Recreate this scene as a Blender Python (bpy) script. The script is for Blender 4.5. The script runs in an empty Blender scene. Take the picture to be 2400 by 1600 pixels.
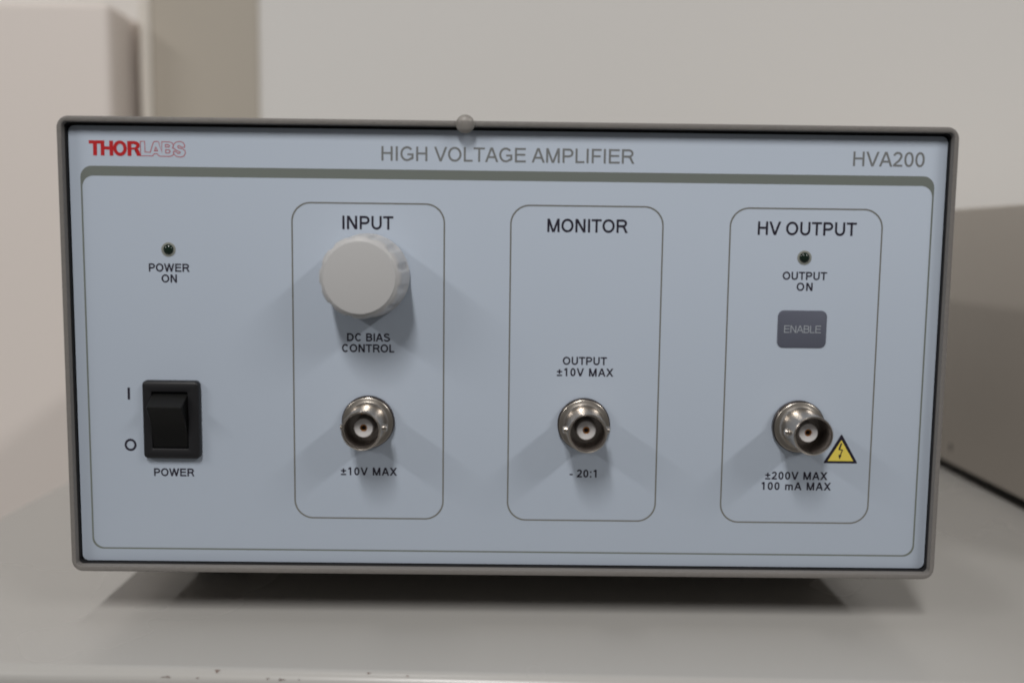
import bpy, bmesh, math
from mathutils import Matrix, Vector
MM = 0.001
S = bpy.context.scene
COL = S.collection

# ------------------------------------------------------------------ camera
cd = bpy.data.cameras.new('camera')
cam = bpy.data.objects.new('camera', cd)
COL.objects.link(cam)
S.camera = cam
R = [[0.9999089, 0.0070041, -0.0115351], [-0.0057830, 0.9946968, 0.1026876], [0.0121932, -0.1026115, 0.9946468]]
m = Matrix.Identity(4)
for i in range(3):
    m[i][0] = R[i][0]; m[i][1] = R[i][2]; m[i][2] = -R[i][1]
m[0][3], m[1][3], m[2][3] = -0.439 * MM, -269.776 * MM, 34.623 * MM
cam.matrix_world = m
cd.sensor_fit = 'HORIZONTAL'; cd.sensor_width = 36.0; cd.lens = 33.85
cd.clip_start = 0.01; cd.clip_end = 50
cd.dof.use_dof = True; cd.dof.focus_distance = 0.277; cd.dof.aperture_fstop = 6.6
S.cycles.filter_width = 1.9

# ------------------------------------------------------------------ world and lamps
w = bpy.data.worlds.new('World'); S.world = w; w.use_nodes = True
bg = w.node_tree.nodes['Background']
bg.inputs[0].default_value = (0.80, 0.78, 0.75, 1); bg.inputs[1].default_value = 0.125
S.view_settings.view_transform = 'Standard'; S.view_settings.look = 'None'
S.view_settings.exposure = 0.0; S.view_settings.gamma = 1.0
TZ = -75.1                    # height of the cabinet top (mm)

def lamp(x, y, power, L=1.2, W=0.14, z=1.62, col=(1.0, 0.982, 0.958)):
    d = bpy.data.lights.new('ceiling_lamp', 'AREA')
    d.shape = 'RECTANGLE'; d.size = W; d.size_y = L; d.energy = power; d.color = col
    o = bpy.data.objects.new('ceiling_lamp', d); COL.objects.link(o)
    o.location = (x, y, z + TZ * MM)
    o['label'] = 'ceiling tube lamp above the cabinets'; o['category'] = 'lamp'; o['group'] = 'ceiling tube lamps'
    return o
LP = 2.97
lamp(-0.28, -1.56, 10.6 * LP, L=0.95); lamp(-0.28, 0.02, 0.7 * LP, L=0.5)
lamp(-2.30, -1.6, 9.8 * LP, L=1.25, W=0.2); lamp(1.85, -1.6, 10.8 * LP, L=1.25, W=0.2)

# ------------------------------------------------------------------ materials
def mat(name, col, rough=0.5, metal=0.0, spec=0.5, bump=None, mottle=None, trans=0.0, ior=1.45, coat=0.0):
    M = bpy.data.materials.new(name); M.use_nodes = True
    nt = M.node_tree; b = nt.nodes['Principled BSDF']
    b.inputs['Base Color'].default_value = (*col, 1); b.inputs['Roughness'].default_value = rough
    b.inputs['Metallic'].default_value = metal; b.inputs['Specular IOR Level'].default_value = spec
    b.inputs['Transmission Weight'].default_value = trans; b.inputs['IOR'].default_value = ior
    b.inputs['Coat Weight'].default_value = coat
    tc = nt.nodes.new('ShaderNodeTexCoord')
    if mottle:
        sc, amt = mottle
        n = nt.nodes.new('ShaderNodeTexNoise'); n.inputs['Scale'].default_value = sc; n.inputs['Detail'].default_value = 4
        nt.links.new(tc.outputs['Object'], n.inputs['Vector'])
        r = nt.nodes.new('ShaderNodeMapRange'); r.inputs['From Min'].default_value = 0.0; r.inputs['From Max'].default_value = 1.0
        r.inputs['To Min'].default_value = 1 - amt; r.inputs['To Max'].default_value = 1 + amt
        nt.links.new(n.outputs['Fac'], r.inputs['Value'])
        mx = nt.nodes.new('ShaderNodeVectorMath'); mx.operation = 'SCALE'
        mx.inputs[0].default_value = col; nt.links.new(r.outputs[0], mx.inputs['Scale'])
        nt.links.new(mx.outputs[0], b.inputs['Base Color'])
        r2 = nt.nodes.new('ShaderNodeMapRange'); r2.inputs['To Min'].default_value = max(0, rough - 0.06); r2.inputs['To Max'].default_value = rough + 0.06
        nt.links.new(n.outputs['Fac'], r2.inputs['Value']); nt.links.new(r2.outputs[0], b.inputs['Roughness'])
    if bump:
        sc, st, dist = bump
        n = nt.nodes.new('ShaderNodeTexNoise'); n.inputs['Scale'].default_value = sc; n.inputs['Detail'].default_value = 3
        nt.links.new(tc.outputs['Object'], n.inputs['Vector'])
        bp = nt.nodes.new('ShaderNodeBump'); bp.inputs['Strength'].default_value = st; bp.inputs['Distance'].default_value = dist
        nt.links.new(n.outputs['Fac'], bp.inputs['Height']); nt.links.new(bp.outputs[0], b.inputs['Normal'])
    return M
M = dict(
    wall=mat('wall_paint', (0.82, 0.80, 0.775), 0.85, bump=(300, 0.15, 0.0006), mottle=(3.0, 0.015)),
    pier=mat('pier_paint', (0.52, 0.47, 0.40), 0.6, mottle=(5, 0.02)),
    trim=mat('lit_trim_paint', (0.80, 0.75, 0.68), 0.5),  # paler than the pier: light caught by the edge is in the colour
    whitebox=mat('white_enamel', (0.86, 0.785, 0.735), 0.45, mottle=(4, 0.012)),
    table=mat('grey_enamel', (0.45, 0.437, 0.417), 0.27, bump=(60, 0.02, 0.0003), mottle=(6, 0.04)),
    chip=mat('bare_rust', (0.19, 0.14, 0.12), 0.8),
    smear=mat('worn_paint', (0.20, 0.17, 0.155), 0.7),
    taupe=mat('taupe_enamel', (0.505, 0.46, 0.41), 0.5, mottle=(10, 0.03), bump=(700, 0.1, 0.0002)),
    case=mat('case_powder_coat', (0.195, 0.182, 0.171), 0.55, bump=(900, 0.55, 0.0003), mottle=(900, 0.06)),
    panel=mat('panel_film', (0.502, 0.567, 0.665), 0.5, spec=0.35, bump=(5000, 0.08, 0.00005), mottle=(25, 0.01)),
    olive=mat('olive_ink', (0.185, 0.205, 0.187), 0.5, spec=0.35),
    line=mat('line_ink', (0.19, 0.19, 0.175), 0.5, spec=0.35),
    greyink=mat('grey_ink', (0.205, 0.212, 0.215), 0.5, spec=0.35),
    black=mat('black_ink', (0.022, 0.018, 0.032), 0.5, spec=0.3),
    red=mat('red_ink', (0.52, 0.018, 0.022), 0.5, spec=0.35),
    redl=mat('red_line_ink', (0.48, 0.055, 0.065), 0.5, spec=0.35),
    yellow=mat('yellow_ink', (0.86, 0.69, 0.12), 0.5, spec=0.35),
    slate=mat('slate_print', (0.118, 0.126, 0.165), 0.45, spec=0.35),
    paleink=mat('pale_ink', (0.42, 0.45, 0.49), 0.5),
    dark=mat('cavity_shade', (0.012, 0.012, 0.014), 0.8),  # near-black standing in for the shade in gaps and holes
    rubber=mat('black_rubber', (0.02, 0.02, 0.02), 0.7),
    plastic=mat('black_plastic', (0.014, 0.014, 0.016), 0.42, bump=(2500, 0.12, 0.00005)),
    plastic2=mat('black_rocker_plastic', (0.007, 0.007, 0.007), 0.42, spec=0.3, bump=(2500, 0.12, 0.00005)),
    knob=mat('grey_knob_plastic', (0.54, 0.535, 0.535), 0.38, bump=(1800, 0.1, 0.00005)),
    nickel=mat('nickel', (0.52, 0.475, 0.425), 0.28, metal=1.0, bump=(1200, 0.06, 0.00005)),
    nickeld=mat('dark_nickel', (0.13, 0.115, 0.115), 0.35, metal=1.0),
    borem=mat('shaded_nickel', (0.30, 0.27, 0.25), 0.26, metal=1.0),  # darker copy of nickel, with the shade inside the mouth in its colour
    teflon=mat('white_insulator', (0.92, 0.90, 0.90), 0.4),
    gold=mat('gold_contact', (0.60, 0.25, 0.05), 0.35, metal=1.0),
    led=mat('dark_green_lens', (0.007, 0.019, 0.012), 0.12, coat=0.3),
    ledring=mat('lens_ring', (0.27, 0.28, 0.25), 0.4),
    bumper=mat('clear_rubber', (0.64, 0.61, 0.58), 0.3, trans=0.7, ior=1.3),
)

# ------------------------------------------------------------------ helpers (all coordinates in mm)
def empty(name, loc, label=None, cat=None, group=None, parent=None):
    o = bpy.data.objects.new(name, None); COL.objects.link(o); o.location = Vector(loc) * MM
    o.empty_display_size = 0.01
    if label: o['label'] = label
    if cat: o['category'] = cat
    if group: o['group'] = group
    return o
def link(name, bm, material, parent=None, smooth=None, label=None, kind=None):
    me = bpy.data.meshes.new(name)
    bmesh.ops.scale(bm, vec=(MM, MM, MM), verts=bm.verts)
    off = Vector((0, 0, 0))
    p = parent
    while p is not None:
        off += p.location; p = p.parent
    c = sum((v.co for v in bm.verts), Vector()) / max(1, len(bm.verts))
    for v in bm.verts: v.co -= c
    bm.normal_update()
    bm.to_mesh(me); bm.free()
    me.materials.append(material)
    o = bpy.data.objects.new(name, me); COL.objects.link(o)
    o.location = c - off
    if parent is not None: o.parent = parent
    if smooth is not None:
        for f in me.polygons: f.use_smooth = True
        try:
            me.set_sharp_from_angle(angle=math.radians(smooth))
        except Exception: pass
    if label: o['label'] = label
    if kind: o['kind'] = kind
    return o
def rrect(x0, x1, z0, z1, r, n=8):
    P = []
    for cx, cz, a0 in ((x1 - r, z1 - r, 0), (x0 + r, z1 - r, 90), (x0 + r, z0 + r, 180), (x1 - r, z0 + r, 270)):
        for i in range(n + 1):
            a = math.radians(a0 + 90 * i / n); P.append((cx + r * math.cos(a), cz + r * math.sin(a)))
    return P
def shell(bm, loops, close_first=False, close_last=False, wrap=False):
    """loops: list of point lists (x,y,z), all the same length, skinned in order"""
    vs = [[bm.verts.new(p) for p in l] for l in loops]
    n = len(vs[0])
    pairs = list(zip(vs[:-1], vs[1:])) + ([(vs[-1], vs[0])] if wrap else [])
    for A, B in pairs:
        for i in range(n):
            j = (i + 1) % n
            bm.faces.new((A[i], A[j], B[j], B[i]))
    if close_first: bm.faces.new(list(reversed(vs[0])))
    if close_last: bm.faces.new(vs[-1])
    bmesh.ops.recalc_face_normals(bm, faces=bm.faces[:])
    return bm
def at(loop, y): return [(x, y, z) for x, z in loop]
def slab(x0, x1, z0, z1, r, yf, yb, bev=0.2, n=8):
    """rounded plate, front at y=yf (towards the camera), small bevel"""
    bm = bmesh.new()
    L = [at(rrect(x0, x1, z0, z1, r, n), yb), at(rrect(x0, x1, z0, z1, r, n), yf + bev),
         at(rrect(x0 + .3 * bev, x1 - .3 * bev, z0 + .3 * bev, z1 - .3 * bev, r - .3 * bev, n), yf + .3 * bev),
         at(rrect(x0 + bev, x1 - bev, z0 + bev, z1 - bev, max(.02, r - bev), n), yf)]
    return shell(bm, L, True, True)
def box(x0, x1, y0, y1, z0, z1, bev=0.0, seg=3):
    bm = bmesh.new()
    bmesh.ops.create_cube(bm, size=1)
    for v in bm.verts:
        v.co = ((x0 + x1) / 2 + v.co.x * (x1 - x0), (y0 + y1) / 2 + v.co.y * (y1 - y0), (z0 + z1) / 2 + v.co.z * (z1 - z0))
    if bev: bmesh.ops.bevel(bm, geom=bm.edges[:], offset=bev, segments=seg, profile=0.5, affect='EDGES')
    return bm
def lathe(cx, cz, prof, n=64, rfun=None, cap=True):
    """prof: list of (radius, height out of the panel)"""
    bm = bmesh.new(); L = []
    for k, (r, d) in enumerate(prof):
        L.append([(cx + (rfun(r, d, a) if rfun else r) * math.cos(a), -d, cz + (rfun(r, d, a) if rfun else r) * math.sin(a))
                  for a in [2 * math.pi * i / n for i in range(n)]])
    return shell(bm, L, cap, cap)
def ringstrip(outer, inner, y):
    bm = bmesh.new(); A = [bm.verts.new((x, y, z)) for x, z in outer]; B = [bm.verts.new((x, y, z)) for x, z in inner]
    n = len(A)
    for i in range(n):
        j = (i + 1) % n; bm.faces.new((A[i], B[i], B[j], A[j]))
    return bm
PRINT_Y = -0.03

# ------------------------------------------------------------------ lettering: grotesque capitals drawn as strokes
def ell(cx, cz, rx, rz, a0, a1, n=18, e=2.0):
    P = []
    for i in range(n + 1):
        a = math.radians(a0 + (a1 - a0) * i / n); c, s = math.cos(a), math.sin(a)
        P.append((cx + rx * math.copysign(abs(c) ** (2 / e), c), cz + rz * math.copysign(abs(s) ** (2 / e), s)))
    return P
def glyph(ch, w):
    """returns (advance, left, right, [('p', polygon) | ('s', centre line, closed)]) with cap height 1"""
    t = w / 2; k = 1 / 716.0; G = []
    def V(x, z0=0.0, z1=1.0): G.append(('p', [(x - t, z0), (x + t, z0), (x + t, z1), (x - t, z1)]))
    def Hh(x0, x1, z): G.append(('p', [(x0, z - t * .92), (x1, z - t * .92), (x1, z + t * .92), (x0, z + t * .92)]))
    def D(x0, z0, x1, z1, wf=1.0):
        L = math.hypot(x1 - x0, z1 - z0); hw = t * wf * L / max(abs(z1 - z0), 1e-6)
        G.append(('p', [(x0 - hw, z0), (x0 + hw, z0), (x1 + hw, z1), (x1 - hw, z1)]))
    def St(P, closed=False): G.append(('s', P, closed))
    a, l, r = {'A': (667, 0, 667), 'B': (667, 73, 625), 'C': (722, 50, 678), 'D': (722, 77, 671), 'E': (667, 79, 623), 'F': (611, 82, 572),
               'G': (778, 53, 715), 'H': (722, 80, 641), 'I': (278, 93, 186), 'L': (556, 73, 521), 'M': (833, 74, 757), 'N': (722, 76, 641),
               'O': (778, 48, 727), 'P': (667, 77, 622), 'R': (722, 79, 713), 'S': (667, 45, 618), 'T': (611, 23, 587), 'U': (722, 79, 645),
               'V': (667, 4, 662), 'W': (944, 13, 929), 'X': (667, 4, 661), 'm': (833, 66, 771), '0': (556, 42, 508), '1': (556, 109, 373),
               '2': (556, 30, 503), '±': (549, 38, 504), ':': (278, 95, 183), '-': (333, 32, 303), ' ': (278, 0, 278)}[ch]
    a, l, r = a * k, l * k, r * k; L0, R0 = l + t, r - t
    if ch == 'A':
        xm = (l + r) / 2; hw = t * 1.08
        D(l + hw, 0, xm - .012, 1); D(r - hw, 0, xm + .012, 1); f = .335; Hh(l + hw + (xm - l - hw) * f, r - hw - (r - hw - xm) * f, .335)
    elif ch == 'B':
        V(L0); xr = R0; St([(L0, 1 - t), (xr - .24, 1 - t)] + ell(xr - .27, .763, .22, .763 - .5265 - 0, 90, -90, 12)[1:-1] + [(xr - .24, .5265), (L0, .5265)])
        G[-1] = ('s', [(L0, 1 - t)] + ell(xr - .27, (1 - t + .53) / 2, .235, (1 - t - .53) / 2, 90, -90, 12) + [(L0, .53)], False)
        St([(L0, .53)] + ell(xr - .26, (.53 + t) / 2, .26, (.53 - t) / 2, 90, -90, 12) + [(L0, t)])
    elif ch in 'CG':
        cx = (l + .02 + r) / 2
        if ch == 'C': St(ell(cx, .5, R0 - cx - .005, .512 - t, 38, 322 - 4, 30))
        else:
            St(ell(cx - .005, .5, R0 - cx + .012, .512 - t, 40, 312, 30) + [(R0, .16), ]); V(R0, .145, .49); Hh(cx + .02, r, .46)
    elif ch == 'D':
        V(L0); St([(L0, 1 - t)] + ell(L0 + .28, .5, R0 - L0 - .28, .5 - t, 90, -90, 20) + [(L0, t)])
    elif ch == 'E': V(L0); Hh(l, r, 1 - t); Hh(l, r - .04, .53); Hh(l, r + .01, t)
    elif ch == 'F': V(L0); Hh(l, r, 1 - t); Hh(l, r - .06, .49)
    elif ch == 'H': V(L0); V(R0); Hh(l, r, .53)
    elif ch == 'I': V((l + r) / 2)
    elif ch == 'L': V(L0); Hh(l, r, t)
    elif ch == 'M':
        V(L0); V(R0); xm = (l + r) / 2; D(xm - .01, 0, L0 + .02, 1, .95); D(xm + .01, 0, R0 - .02, 1, .95)
    elif ch == 'N': V(L0); V(R0); D(R0 - .01, 0, L0 + .01, 1, 1.0)
    elif ch in 'O0':
        St(ell((l + r) / 2, .5, (r - l) / 2 - t, .512 - t, 0, 360, 40, 2.0 if ch == 'O' else 2.15)[:-1], True)
    elif ch in 'PR':
        V(L0); zz = .455 if ch == 'P' else .49
        xr = R0 if ch == 'P' else R0 - .075
        St([(L0, 1 - t)] + ell(xr - .25, (1 - t + zz) / 2, .25, (1 - t - zz) / 2, 90, -90, 14) + [(L0, zz)])
        if ch == 'R': St([(xr - .32, zz), (xr - .22, zz - .015), (xr - .15, zz - .075), (xr - .08, zz - .19)]); D(r - t * 1.15, 0, xr - .115, .36, 1.0)
    elif ch == 'S':
        cx = (l + r) / 2; rx = (r - l) / 2 - t
        St(ell(cx - .005, .745, rx - .035, .267 - t, 12, 180, 14) + ell(cx - .005, .745, rx - .035, .20, 180, 232, 6)[1:]
           + ell(cx + .0, .275, rx, .225, 62, 0, 8) + ell(cx + .0, .275, rx, .287 - t, 0, -172, 18)[1:])
    elif ch == 'T': V((l + r) / 2); Hh(l, r, 1 - t)
    elif ch == 'U':
        St([(L0, 1), (L0, .42)] + ell((l + r) / 2, .37, (r - l) / 2 - t, .382 - t, 180, 360, 22) + [(R0, .42), (R0, 1)])
    elif ch == 'V':
        xm = (l + r) / 2; D(xm, 0, l + t * 1.08, 1); D(xm, 0, r - t * 1.08, 1)
    elif ch == 'W':
        xa, xb = l + t * 1.05, r - t * 1.05; q = (xb - xa) / 4
        D(xa + q, 0, xa, 1); D(xa + q, 0, xa + 2 * q, 1); D(xa + 3 * q, 0, xa + 2 * q, 1); D(xa + 3 * q, 0, xb, 1)
    elif ch == 'X': D(l + t * 1.2, 0, r - t * 1.35, 1); D(r - t * 1.2, 0, l + t * 1.35, 1)
    elif ch == 'm':
        xm = (L0 + R0) / 2; h = .735
        V(L0, 0, h - .01)
        for xa, xb in ((L0, xm), (xm, R0)):
            St([(xa, .40)] + ell((xa + xb) / 2, .50, (xb - xa) / 2, h - t - .50, 180, 0, 14) + [(xb, 0)])
    elif ch == '1': V(R0); St([(l, .78), (l + .13, .84), (R0 - .03, .97)])
    elif ch == '2':
        cx = (l + r) / 2 - .005; rx = (r - l) / 2 - t
        St(ell(cx, .72, rx - .01, .292 - t, 172, -25, 20) + [(cx + .10, .42), (cx - .10, .25), (l + .10, .12), (l + .07, t)]); Hh(l + .01, r, t)
    elif ch == '±':
        xm = (l + r) / 2; Hh(l, r, .56); V(xm, .28, .84); Hh(l, r, t)
    elif ch == ':': V((l + r) / 2, 0, 2 * t * 1.05); V((l + r) / 2, .60, .60 + 2 * t * 1.05)
    elif ch == '-': Hh(l, r, .36)
    return a, l, r, G
def ribbon(bm, P, closed, hw, f, y):
    n = len(P); Ls, Rs = [], []
    for i in range(n):
        p = Vector(P[i])
        a = Vector(P[i - 1]) if (i > 0 or closed) else None
        b = Vector(P[(i + 1) % n]) if (i < n - 1 or closed) else None
        d1 = (p - a).normalized() if a is not None and (p - a).length > 1e-9 else None
        d2 = (b - p).normalized() if b is not None and (b - p).length > 1e-9 else None
        if d1 is None: d1 = d2
        if d2 is None: d2 = d1
        t = (d1 + d2).normalized(); nn = Vector((-t.y, t.x))
        s = hw / max(.5, nn.dot(Vector((-d1.y, d1.x))))
        Ls.append(bm.verts.new(f(p + nn * s, y))); Rs.append(bm.verts.new(f(p - nn * s, y)))
    for i in range(n if closed else n - 1):
        j = (i + 1) % n; bm.faces.new((Ls[i], Ls[j], Rs[j], Rs[i]))
def text_bm(s, x0, x1, zb, h, w=.128, y=PRINT_Y):
    """write s so that its ink runs from x0 to x1 with baseline zb and cap height h"""
    bm = bmesh.new(); gl = [glyph(c, w) for c in s]
    adv = sum(g[0] for g in gl[:-1]) - gl[0][1] + gl[-1][2]
    sq = 1.0; tr = ((x1 - x0) / h - adv) / max(1, len(s) - 1)
    if tr < -.035: sq = ((x1 - x0) / h) / (adv - .035 * (len(s) - 1)); tr = -.035 * sq
    pen = x0 - gl[0][1] * h * sq
    for a, l, r, G in gl:
        for k, g in enumerate(G):
            yy = y - .006 * k
            def f(p, yv, pen=pen): return (pen + p[0] * h * sq, yv, zb + p[1] * h)
            if g[0] == 'p': bm.faces.new([bm.verts.new(f(p, yy)) for p in g[1]])
            else: ribbon(bm, g[1], g[2], w / 2, f, yy)
        pen += (a * sq + tr) * h
    bmesh.ops.recalc_face_normals(bm, faces=bm.faces[:])
    for fc in bm.faces:
        fc.normal_update()
        if fc.normal.y > 0: fc.normal_flip()
    return bm

# ------------------------------------------------------------------ the setting
def face_rect(x0, x1, z0, z1, y): 
    bm = bmesh.new(); bm.faces.new([bm.verts.new(p) for p in ((x0, y, z0), (x1, y, z0), (x1, y, z1), (x0, y, z1))]); return bm
o = link('wall', box(-184.05, 2600, 458, 600, -1100, 1900), M['wall'], kind='structure')
link('wall', box(-2600, -184.1, 540, 600, -1100, 1900), M['wall'], kind='structure')
e = empty('wall_pier', (-223, 470, -1100), 'grey-beige painted vertical pier on the back wall beside the white cabinet', 'pier')
link('pier_face', box(-262, -184, 455.5, 539.9, -1100, 1500, 1.2, 2), M['pier'], e, 30)
link('edge_trim', box(-270.8, -262.3, 454, 539.9, -1100, 1500, 2.5, 4), M['trim'], e, 40)
e = empty('white_cabinet', (-500, 437, -1000), 'tall white enamel cabinet with rounded corner behind left of the amplifier', 'cabinet')
link('cabinet_body', box(-900, -277.6, 417, 458, -1000, 196.5, 5.0, 6), M['whitebox'], e, 30)
link('added_rear_block', box(-895, -278.2, 458.3, 539.5, -1000, 196.3, 5.0, 4), M['whitebox'], e, 30)  # rear depth added to keep the slot beside the pier dark
link('cabinet_plinth', box(-890, -292, 423, 457, -1060, -1000.3, 1, 2), M['pier'], e, 30)

# metal cabinet whose top carries everything
e = empty('metal_cabinet', (50, 200, -700), 'low grey enamelled metal cabinet with chipped rounded front edge, carrying the amplifier', 'cabinet')
ang = math.radians(-1.4)
def rot(bm):
    for v in bm.verts:
        x, y = v.co.x, v.co.y + 36
        v.co.x = x * math.cos(ang) - y * math.sin(ang); v.co.y = x * math.sin(ang) + y * math.cos(ang) - 36
    return bm
link('cabinet_top', rot(box(-203, 640, -36, 414, TZ - 32, TZ, 3.6, 8)), M['table'], e, 30)
link('cabinet_body', rot(box(-200, 637, -31, 411, -700, TZ - 32.4, 1.5, 2)), M['table'], e, 30)
def blob(cx, cy, cz, rx, ry, seed, tilt=0.0):
    bm = bmesh.new(); P = []
    for i in range(12):
        a = 2 * math.pi * i / 12; q = 1 + .35 * math.sin(3 * a + seed) + .2 * math.sin(5 * a + 2 * seed)
        P.append(bm.verts.new((cx + rx * q * math.cos(a), cy + ry * q * math.sin(a) * math.cos(tilt), cz + ry * q * math.sin(a) * math.sin(tilt))))
    bm.faces.new(P); return bm
def edge_y(x): return -36 + x * math.sin(ang)
for i, (cx, dy, rx, ry, mk) in enumerate([(-73.3, 1.8, .7, .6, 'chip'), (-34.4, 2.0, .6, .3, 'chip'), (-24.4, 1.5, .4, .3, 'chip'), (-86, 0.5, 1.5, .3, 'smear'), (-78, 0.45, .5, .25, 'smear'),
                                       (-60, 0.55, .5, .3, 'smear'), (-56.5, 0.45, 1.1, .35, 'smear'), (-52, .5, .3, .25, 'smear')]):
    R_ = 3.6; u = max(0.0, R_ - dy); dz = R_ - math.sqrt(max(0, R_ * R_ - u * u)); tl = math.asin(min(.99, u / R_))
    link('paint_chip', blob(cx, edge_y(cx) + dy - .03, TZ - dz + .04, rx * .8, ry * .8, 1.3 * i, tl), M[mk], e)

# neighbouring instrument on the right
e = empty('instrument_case', (330, 240, TZ), 'taupe metal instrument case standing right of the amplifier, cropped by the frame', 'instrument')
def rot2(bm):
    return bm
link('case_body', box(217, 470, 30, 400, -70.2, 53.2, 1.2, 3), M['taupe'], e, 30)
link('gap_shade_block', box(222, 465, 36, 394, -75.05, -70.3), M['rubber'], e)  # black block added under the case so the gap stays dark
for fx in (232, 450):
    for fy in (60, 380):
        link('foot', lathe(0, 0, [(8, 0), (7, 4.6)], 24), M['rubber'], e)
        f_ = e.children[-1]; f_.rotation_euler = (math.radians(90), 0, 0); f_.location = Vector((fx, fy, TZ + 2.4)) * MM - e.location
link('rust_spot', (lambda b: b)(shell(bmesh.new(), [[(216.96, 190 + 1.9 * math.cos(a) * q, -62 + 2.1 * math.sin(a) * q) for a in [math.pi * i / 6 for i in range(12)]] for q in (1, .4)], False, True)), M['smear'], e)

# ------------------------------------------------------------------ the amplifier
A = empty('voltage_amplifier', (0, 140, TZ), 'grey benchtop high voltage amplifier with pale blue front panel, knob and three sockets', 'amplifier')
cs = bmesh.new()
X0, X1, Z0, Z1 = -123.2, 123.2, -60.1, 67.3; T = 1.75
I0, I1, J0, J1 = -121.75, 121.75, -58.35, 65.75
def O(d, y): return at(rrect(X0 + d, X1 - d, Z0 + d, Z1 - d, 3.2 - d * .6, 8), y)
def I(d, y): return at(rrect(I0 - d, I1 + d, J0 - d, J1 + d, 1.2 + d * .5, 8), y)
shell(cs, [O(0, 283), O(0, -2.5), O(.15, -2.85), O(.5, -3.0), I(.3, -3.0), I(.1, -2.9), I(0, -2.6), I(0, 283)], wrap=True)
case = link('case', cs, M['case'], A, 40)
link('back_plate', slab(I0 + .1, I1 - .1, J0 + .1, J1 - .1, 1.0, 278, 281, .3), M['case'], A, 30)
link('panel_gap_shade', slab(I0 + .05, I1 - .05, J0 + .05, J1 - .05, 1.0, 1.3, 2.6, .1), M['dark'], A, 30)  # black sheet whose colour gives the shade in the gap round the panel
lin = bmesh.new()
def LI(d, y): return at(rrect(I0 + d, I1 - d, J0 + d, J1 - d, 1.2, 8), y)
shell(lin, [LI(.02, 1.25), LI(.02, -1.0), LI(.22, -1.0), LI(.22, 1.25)], wrap=True)
link('inner_shade_ring', lin, M['dark'], A, 30)  # added black ring: shade along the rim's inner wall painted in
P = link('front_panel', slab(-121.25, 121.4, -57.8, 65.05, 1.8, 0, 1.25, .12), M['panel'], A, 30)
# printed band and border
outer = rrect(-118.25, 118.25, -54.3, 54.12, 3.2, 12); inner = rrect(-117.78, 117.78, -53.85, 51.45, 3.1, 12)
link('border_band', ringstrip(outer, inner, PRINT_Y), M['olive'], P)
for x0, x1 in ((-60.05, -17.75), (0.75, 43.1), (61.9, 104.3)):
    link('group_outline', ringstrip(rrect(x0 - .21, x1 + .21, -44.79, 44.99, 5.4, 14), rrect(x0 + .21, x1 - .21, -44.37, 44.57, 5.05, 14), PRINT_Y), M['line'], P)
def text(s, x0, x1, zb, h, mk='black', w=.188):
    return link('lettering', text_bm(s, x0, x1, zb, h, w), M[mk], P)
text('HIGH VOLTAGE AMPLIFIER', -35.2, 34.7, 56.5, 3.95, 'greyink', .145)
text('HVA200', 95.3, 115.15, 56.65, 4.0, 'greyink', .145)
text('INPUT', -46.0, -31.9, 37.6, 3.72, w=.17); text('MONITOR', 10.9, 33.35, 37.5, 3.72, w=.17); text('HV OUTPUT', 69.6, 97.2, 37.45, 3.72, w=.17)
text('DC BIAS', -44.95, -32.85, 6.35, 2.28); text('CONTROL', -46.45, -31.65, 3.27, 2.28)
text('±10V MAX', -46.9, -30.9, -32.05, 2.28)
text('OUTPUT', 15.85, 28.35, .37, 2.28); text('±10V MAX', 14.25, 30.25, -2.87, 2.28); text('- 20:1', 18.4, 26.1, -32.0, 2.28)
text('OUTPUT', 77.05, 89.5, 25.05, 2.28); text('ON', 81.1, 85.6, 22.0, 2.28)
text('±200V MAX', 74.4, 92.25, -32.0, 2.28); text('100 mA MAX', 73.5, 93.4, -35.05, 2.28)
text('POWER', -100.05, -88.7, 25.22, 2.28); text('ON', -96.6, -92.3, 22.2, 2.28); text('POWER', -100.1, -88.6, -32.88, 2.28)
b = bmesh.new(); b.faces.new([b.verts.new((x, PRINT_Y, z)) for x, z in ((-107.0, -10.95), (-106.34, -10.95), (-106.3, -7.5), (-106.96, -7.5))]); link('lettering', b, M['black'], P)
b = bmesh.new(); ribbon(b, ell(0, 0, 1.38, 1.45, 0, 360, 40)[:-1], True, .31, lambda p, y: (-106.55 + p[0], y, -23.93 + p[1]), PRINT_Y); link('lettering', b, M['black'], P)
# red logo: solid half and outlined half
def polys(L, y=PRINT_Y, step=.006):
    b = bmesh.new()
    for k, p in enumerate(L): b.faces.new([b.verts.new((x, y - step * k, z)) for x, z in p])
    bmesh.ops.triangulate(b, faces=b.faces[:])
    for f in b.faces:
        f.normal_update()
        if f.normal.y > 0: f.normal_flip()
    return b
lg = polys([[(-115.67, 61.0), (-112.3, 61.0), (-112.3, 60.12), (-115.6, 60.12)], [(-114.5, 60.95), (-113.4, 60.95), (-113.45, 56.92), (-114.52, 56.92)],
            [(-112.42, 61.0), (-111.35, 61.0), (-111.4, 56.92), (-112.42, 56.92)], [(-110.02, 60.98), (-108.95, 60.98), (-108.98, 56.9), (-110.0, 56.9)],
            [(-111.45, 59.43), (-109.9, 59.43), (-109.9, 58.55), (-111.45, 58.55)], [(-105.07, 60.95), (-103.95, 60.95), (-104.0, 56.9), (-105.05, 56.9)],
            [(-103.3, 58.9), (-102.38, 58.95), (-101.88, 58.5), (-101.7, 57.8), (-101.35, 56.95), (-102.45, 56.95), (-102.68, 57.65), (-102.8, 58.3)]])
oo = ell(-107.1, 58.95, 1.87, 2.1, 0, 360, 36)[:-1]; oi = ell(-107.1, 58.97, .94, 1.22, 0, 360, 36)[:-1]
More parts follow.
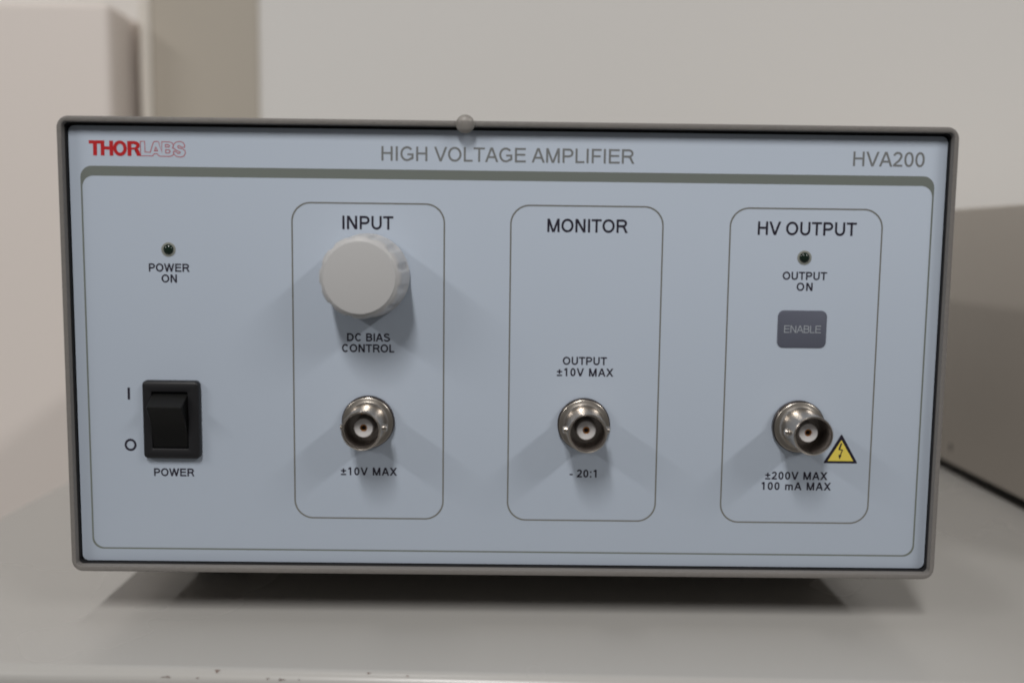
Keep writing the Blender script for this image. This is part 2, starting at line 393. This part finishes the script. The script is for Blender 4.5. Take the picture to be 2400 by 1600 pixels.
def addring(b, o_, i_, y, wrap=True):
    A_ = [b.verts.new((x, y, z)) for x, z in o_]; B_ = [b.verts.new((x, y, z)) for x, z in i_]; n = len(A_)
    for i in range(n if wrap else n - 1):
        j = (i + 1) % n; f = b.faces.new((A_[i], B_[i], B_[j], A_[j])); f.normal_update()
        if f.normal.y > 0: f.normal_flip()
addring(lg, oo, oi, PRINT_Y - .05)
ro = [(-104.2, 60.96), (-102.88, 60.94), (-102.12, 60.71), (-101.68, 60.2), (-101.66, 59.65), (-101.96, 59.1), (-102.59, 58.75), (-104.2, 58.6)]
ri = [(-104.2, 60.16), (-103.18, 60.14), (-102.77, 59.98), (-102.64, 59.75), (-102.66, 59.6), (-102.8, 59.4), (-103.14, 59.22), (-104.2, 59.18)]
addring(lg, ro, ri, PRINT_Y - .056, False)
link('logo_solid', lg, M['red'], P)
LO = [[(-101.49, 60.89), (-100.3, 60.88), (-100.27, 58.02), (-98.85, 57.94), (-97.94, 60.59), (-97.59, 60.9), (-96.68, 60.91), (-96.45, 60.68), (-95.62, 58.0), (-95.61, 60.87), (-93.4, 60.82), (-92.74, 60.55), (-92.41, 59.91), (-92.19, 60.42), (-91.59, 60.85), (-90.61, 60.99), (-89.75, 60.73), (-89.29, 60.02), (-89.39, 59.4), (-90.34, 59.45), (-90.64, 59.83), (-91.1, 59.86), (-91.27, 59.55), (-90.93, 59.17), (-89.96, 59.02), (-89.27, 58.53), (-89.13, 57.81), (-89.66, 57.01), (-90.57, 56.72), (-91.68, 56.93), (-92.34, 57.52), (-92.8, 57.1), (-93.5, 56.9), (-96.15, 56.92), (-96.54, 57.1), (-96.86, 57.55), (-97.78, 57.57), (-98.18, 56.98), (-101.49, 56.98)],
      [(-97.27, 59.43), (-97.68, 58.37), (-96.79, 58.38)], [(-94.61, 60.09), (-93.84, 60.07), (-93.43, 59.83), (-93.65, 59.47), (-94.62, 59.43)], [(-94.57, 58.71), (-93.6, 58.67), (-93.33, 58.24), (-93.69, 57.82), (-94.59, 57.81)]]
b = bmesh.new()
for k, l in enumerate(LO): ribbon(b, l, True, .095, lambda p, y: (p[0], y, p[1]), PRINT_Y - .004 * k)
ribbon(b, [(-92.41, 59.91), (-92.68, 59.22), (-92.26, 59.04), (-91.64, 58.58), (-90.54, 58.1), (-90.71, 57.79), (-91.24, 57.75), (-91.63, 58.13), (-92.28, 58.39), (-92.49, 58.05), (-92.34, 57.52)], False, .095, lambda p, y: (p[0], y, p[1]), PRINT_Y - .03)
link('logo_outline', b, M['redl'], P)
# warning triangle
def rtri(cx, cz, hw, top, bot, r, n=5):
    V3 = [Vector((cx, top)), Vector((cx - hw, bot)), Vector((cx + hw, bot))]; out = []
    for i in range(3):
        p, a, c = V3[i], V3[i - 1], V3[(i + 1) % 3]; d1 = (a - p).normalized(); d2 = (c - p).normalized()
        for k in range(n + 1):
            q = k / n; out.append(tuple(p + d1 * r * (1 - q) ** 2 + d2 * r * q ** 2))
    return out
tr = empty
wt = link('warning_sticker', polys([rtri(95.75, 0, 4.95, -18.55, -27.1, .5)], PRINT_Y - .01), M['black'], A)
link('yellow_field', polys([rtri(95.75, 0, 3.66, -20.35, -26.42, .06)], PRINT_Y - .05), M['yellow'], wt)
b = polys([[(95.11, -24.55), (95.99, -24.75), (95.40, -25.94)]], PRINT_Y - .08)
ribbon(b, [(95.82, -21.25), (95.25, -22.95)], False, .24, lambda p, y: (p[0], y, p[1]), PRINT_Y - .085)
ribbon(b, [(95.03, -23.05), (96.25, -23.2)], False, .16, lambda p, y: (p[0], y, p[1]), PRINT_Y - .092)
ribbon(b, [(96.2, -23.15), (95.62, -24.7)], False, .15, lambda p, y: (p[0], y, p[1]), PRINT_Y - .1)
for f in b.faces:
    f.normal_update()
    if f.normal.y > 0: f.normal_flip()
link('lightning_bolt', b, M['black'], wt)

# enable button
eb = link('enable_button', slab(76.2, 90.0, 5.95, 16.5, 1.7, -.22, -.005, .12), M['slate'], A, 30)
link('lettering', text_bm('ENABLE', 78.05, 88.4, 10.2, 2.05, .10, -.25), M['paleink'], eb)

# indicator lights
for cx, cz, lab in ((-94.45, 31.4, None), (82.95, 31.25, None)):
    L = link('indicator_light', lathe(cx, cz, [(1.98, .001), (1.98, .10), (1.80, .16), (1.44, .12), (1.42, .05)], 40), M['ledring'], A, 40)
    link('lens', lathe(cx, cz, [(1.40, .04), (1.36, .25), (1.18, .5), (.85, .68), (.45, .78), (.05, .8)], 40), M['led'], L, 60)

# knob
KX, KZ = -39.0, 24.8
def flute(r, d, a):
    if d < 1.2: return r
    q = min(1, (d - 1.2) / 1.0) * min(1, max(0, (15.6 - d) / 1.0))
    c = math.cos(12 * (a - math.radians(14)))
    return r - q * .42 * max(0, (c - .25) / .75) ** .8
K = link('knob', lathe(KX, KZ, [(10.0, .35), (11.5, .5), (11.75, .9), (11.7, 1.5), (11.55, 2.4), (11.35, 5), (11.2, 9), (11.1, 12.6), (11.05, 13.6), (10.95, 14.3), (10.7, 15.0), (10.3, 15.6), (9.8, 16.0), (9.7, 16.02)], 192, flute), M['knob'], A, 35)
link('knob_cap', lathe(KX, KZ, [(9.72, 15.2), (9.7, 16.15), (9.55, 16.38), (9.2, 16.45)], 96), M['knob'], K, 35)
link('knob_bush', lathe(KX, KZ, [(6.5, .0), (6.5, .34)], 40), M['nickeld'], K, 35)

# BNC sockets
def socket(cx, cz, pin):
    s = link('bnc_socket', lathe(cx, cz, [(6.0, 1.4), (7.05, 1.4), (7.12, 1.5), (7.12, 2.05), (7.04, 2.15), (6.9, 2.2), (6.3, 2.32), (5.85, 2.5), (5.6, 2.9), (5.42, 3.6), (5.33, 4.4), (5.31, 5.6), (5.33, 12.9), (5.42, 13.9), (5.36, 14.3), (5.15, 14.52),
                                           (4.95, 14.45), (4.78, 14.1)], 72, cap=False), M['nickel'], A, 32)
    link('bore', lathe(cx, cz, [(4.779, 14.1), (4.62, 13.2), (4.6, 5.0), (2.6, 4.9)], 72, cap=False), M['borem'], s, 35)
    link('washer', lathe(cx, cz, [(7.4, .0), (7.45, .1), (7.45, 1.25), (7.3, 1.4), (6.0, 1.405)], 64), M['nickeld'], s, 35)
    link('insulator', lathe(cx, cz, [(2.65, 5.1), (2.65, 9.7), (2.5, 9.95), (1.06, 10.0), (1.0, 9.85), (1.0, 7.0)], 48), M['teflon'], s, 35)
    link('centre_contact', lathe(cx, cz, [(.98, 7.05), (.96, 9.6), (.86, 9.75), (.68, 9.7), (.6, 9.3), (.6, 7.3)], 32), M['gold'], s, 35)
    link('contact_hole_shade', lathe(cx, cz, [(.59, 7.31), (.58, 9.0)], 24), M['dark'], s, 35)  # black plug painted as the shade in the contact's hole
    for sg in (-1, 1):
        bm = bmesh.new(); L = []
        for r, q in ((.95, 5.0), (.95, 6.1), (.85, 6.35), (.6, 6.45)):
            L.append([(cx + sg * (q * math.cos(pin) + 0 * r), -9.3 + r * math.cos(a), cz + sg * q * math.sin(pin) + r * math.sin(a)) for a in [2 * math.pi * i / 20 for i in range(20)]])
        shell(bm, L, True, True); link('bayonet_pin', bm, M['nickel'], s, 35)
for cx in (-38.95, 22.05, 83.05): socket(cx, -16.42, 0.0)

# rocker switch
sw = bmesh.new()
SX0, SX1, SZ0, SZ1 = -102.3, -86.3, -27.5, -5.25; OX0, OX1, OZ0, OZ1 = -99.6, -89.5, -24.5, -8.35
def so(d, y): return at(rrect(SX0 + d, SX1 - d, SZ0 + d, SZ1 - d, 1.35 - d, 6), y)
def si(d, y): return at(rrect(OX0 - d, OX1 + d, OZ0 - d, OZ1 + d, .25 + d, 6), y)
shell(sw, [so(0, -.005), so(0, -1.3), so(.25, -1.8), so(.75, -2.05), si(.25, -2.05), si(.06, -1.95), si(0, -1.75), si(0, 1.0)], False, True)
SW = link('power_switch', sw, M['plastic'], A, 40)
def rocker():
    prof = [(-8.6, -.1), (-8.75, .9), (-9.1, 1.5), (-11.75, 6.2), (-11.95, 6.45), (-12.3, 6.5), (-16.4, 3.9), (-20.5, 2.4), (-24.1, 1.75), (-24.35, 1.55), (-24.4, -.5)]
    bm = bmesh.new(); 
    L = []
    for x, ins in ((OX0 + .12, .22), (OX0 + .3, 0), (OX1 - .3, 0), (OX1 - .12, .22)):
        L.append([(x, -(d - ins), z) for z, d in prof] + [(x, .9, -24.4), (x, .9, -8.6)])
    vs = [[bm.verts.new(p) for p in l] for l in L]
    for A_, B_ in zip(vs[:-1], vs[1:]):
        for i in range(len(A_)):
            j = (i + 1) % len(A_); bm.faces.new((A_[i], A_[j], B_[j], B_[i]))
    bm.faces.new(vs[0]); bm.faces.new(vs[-1]); bmesh.ops.recalc_face_normals(bm, faces=bm.faces[:]); return bm
link('rocker', rocker(), M['plastic2'], SW, 25)

# clear bumper on the top rim and four rubber feet
link('clear_bumper', lathe(-12.0, 66.35, [(2.5, 3.02), (2.55, 3.2), (2.5, 3.45), (2.25, 3.9), (1.8, 4.25), (1.15, 4.5), (.4, 4.6), (.05, 4.61)], 40), M['bumper'], A, 60)
for fx in (-96, 96):
    for fy in (48, 250):
        f_ = link('foot', lathe(0, 0, [(9.0, 0), (9.0, 1.5), (8.3, 15.0)], 32), M['rubber'], A, 35)
        f_.rotation_euler = (math.radians(90), 0, 0); f_.location = Vector((fx, fy, TZ + 7.4)) * MM - A.location
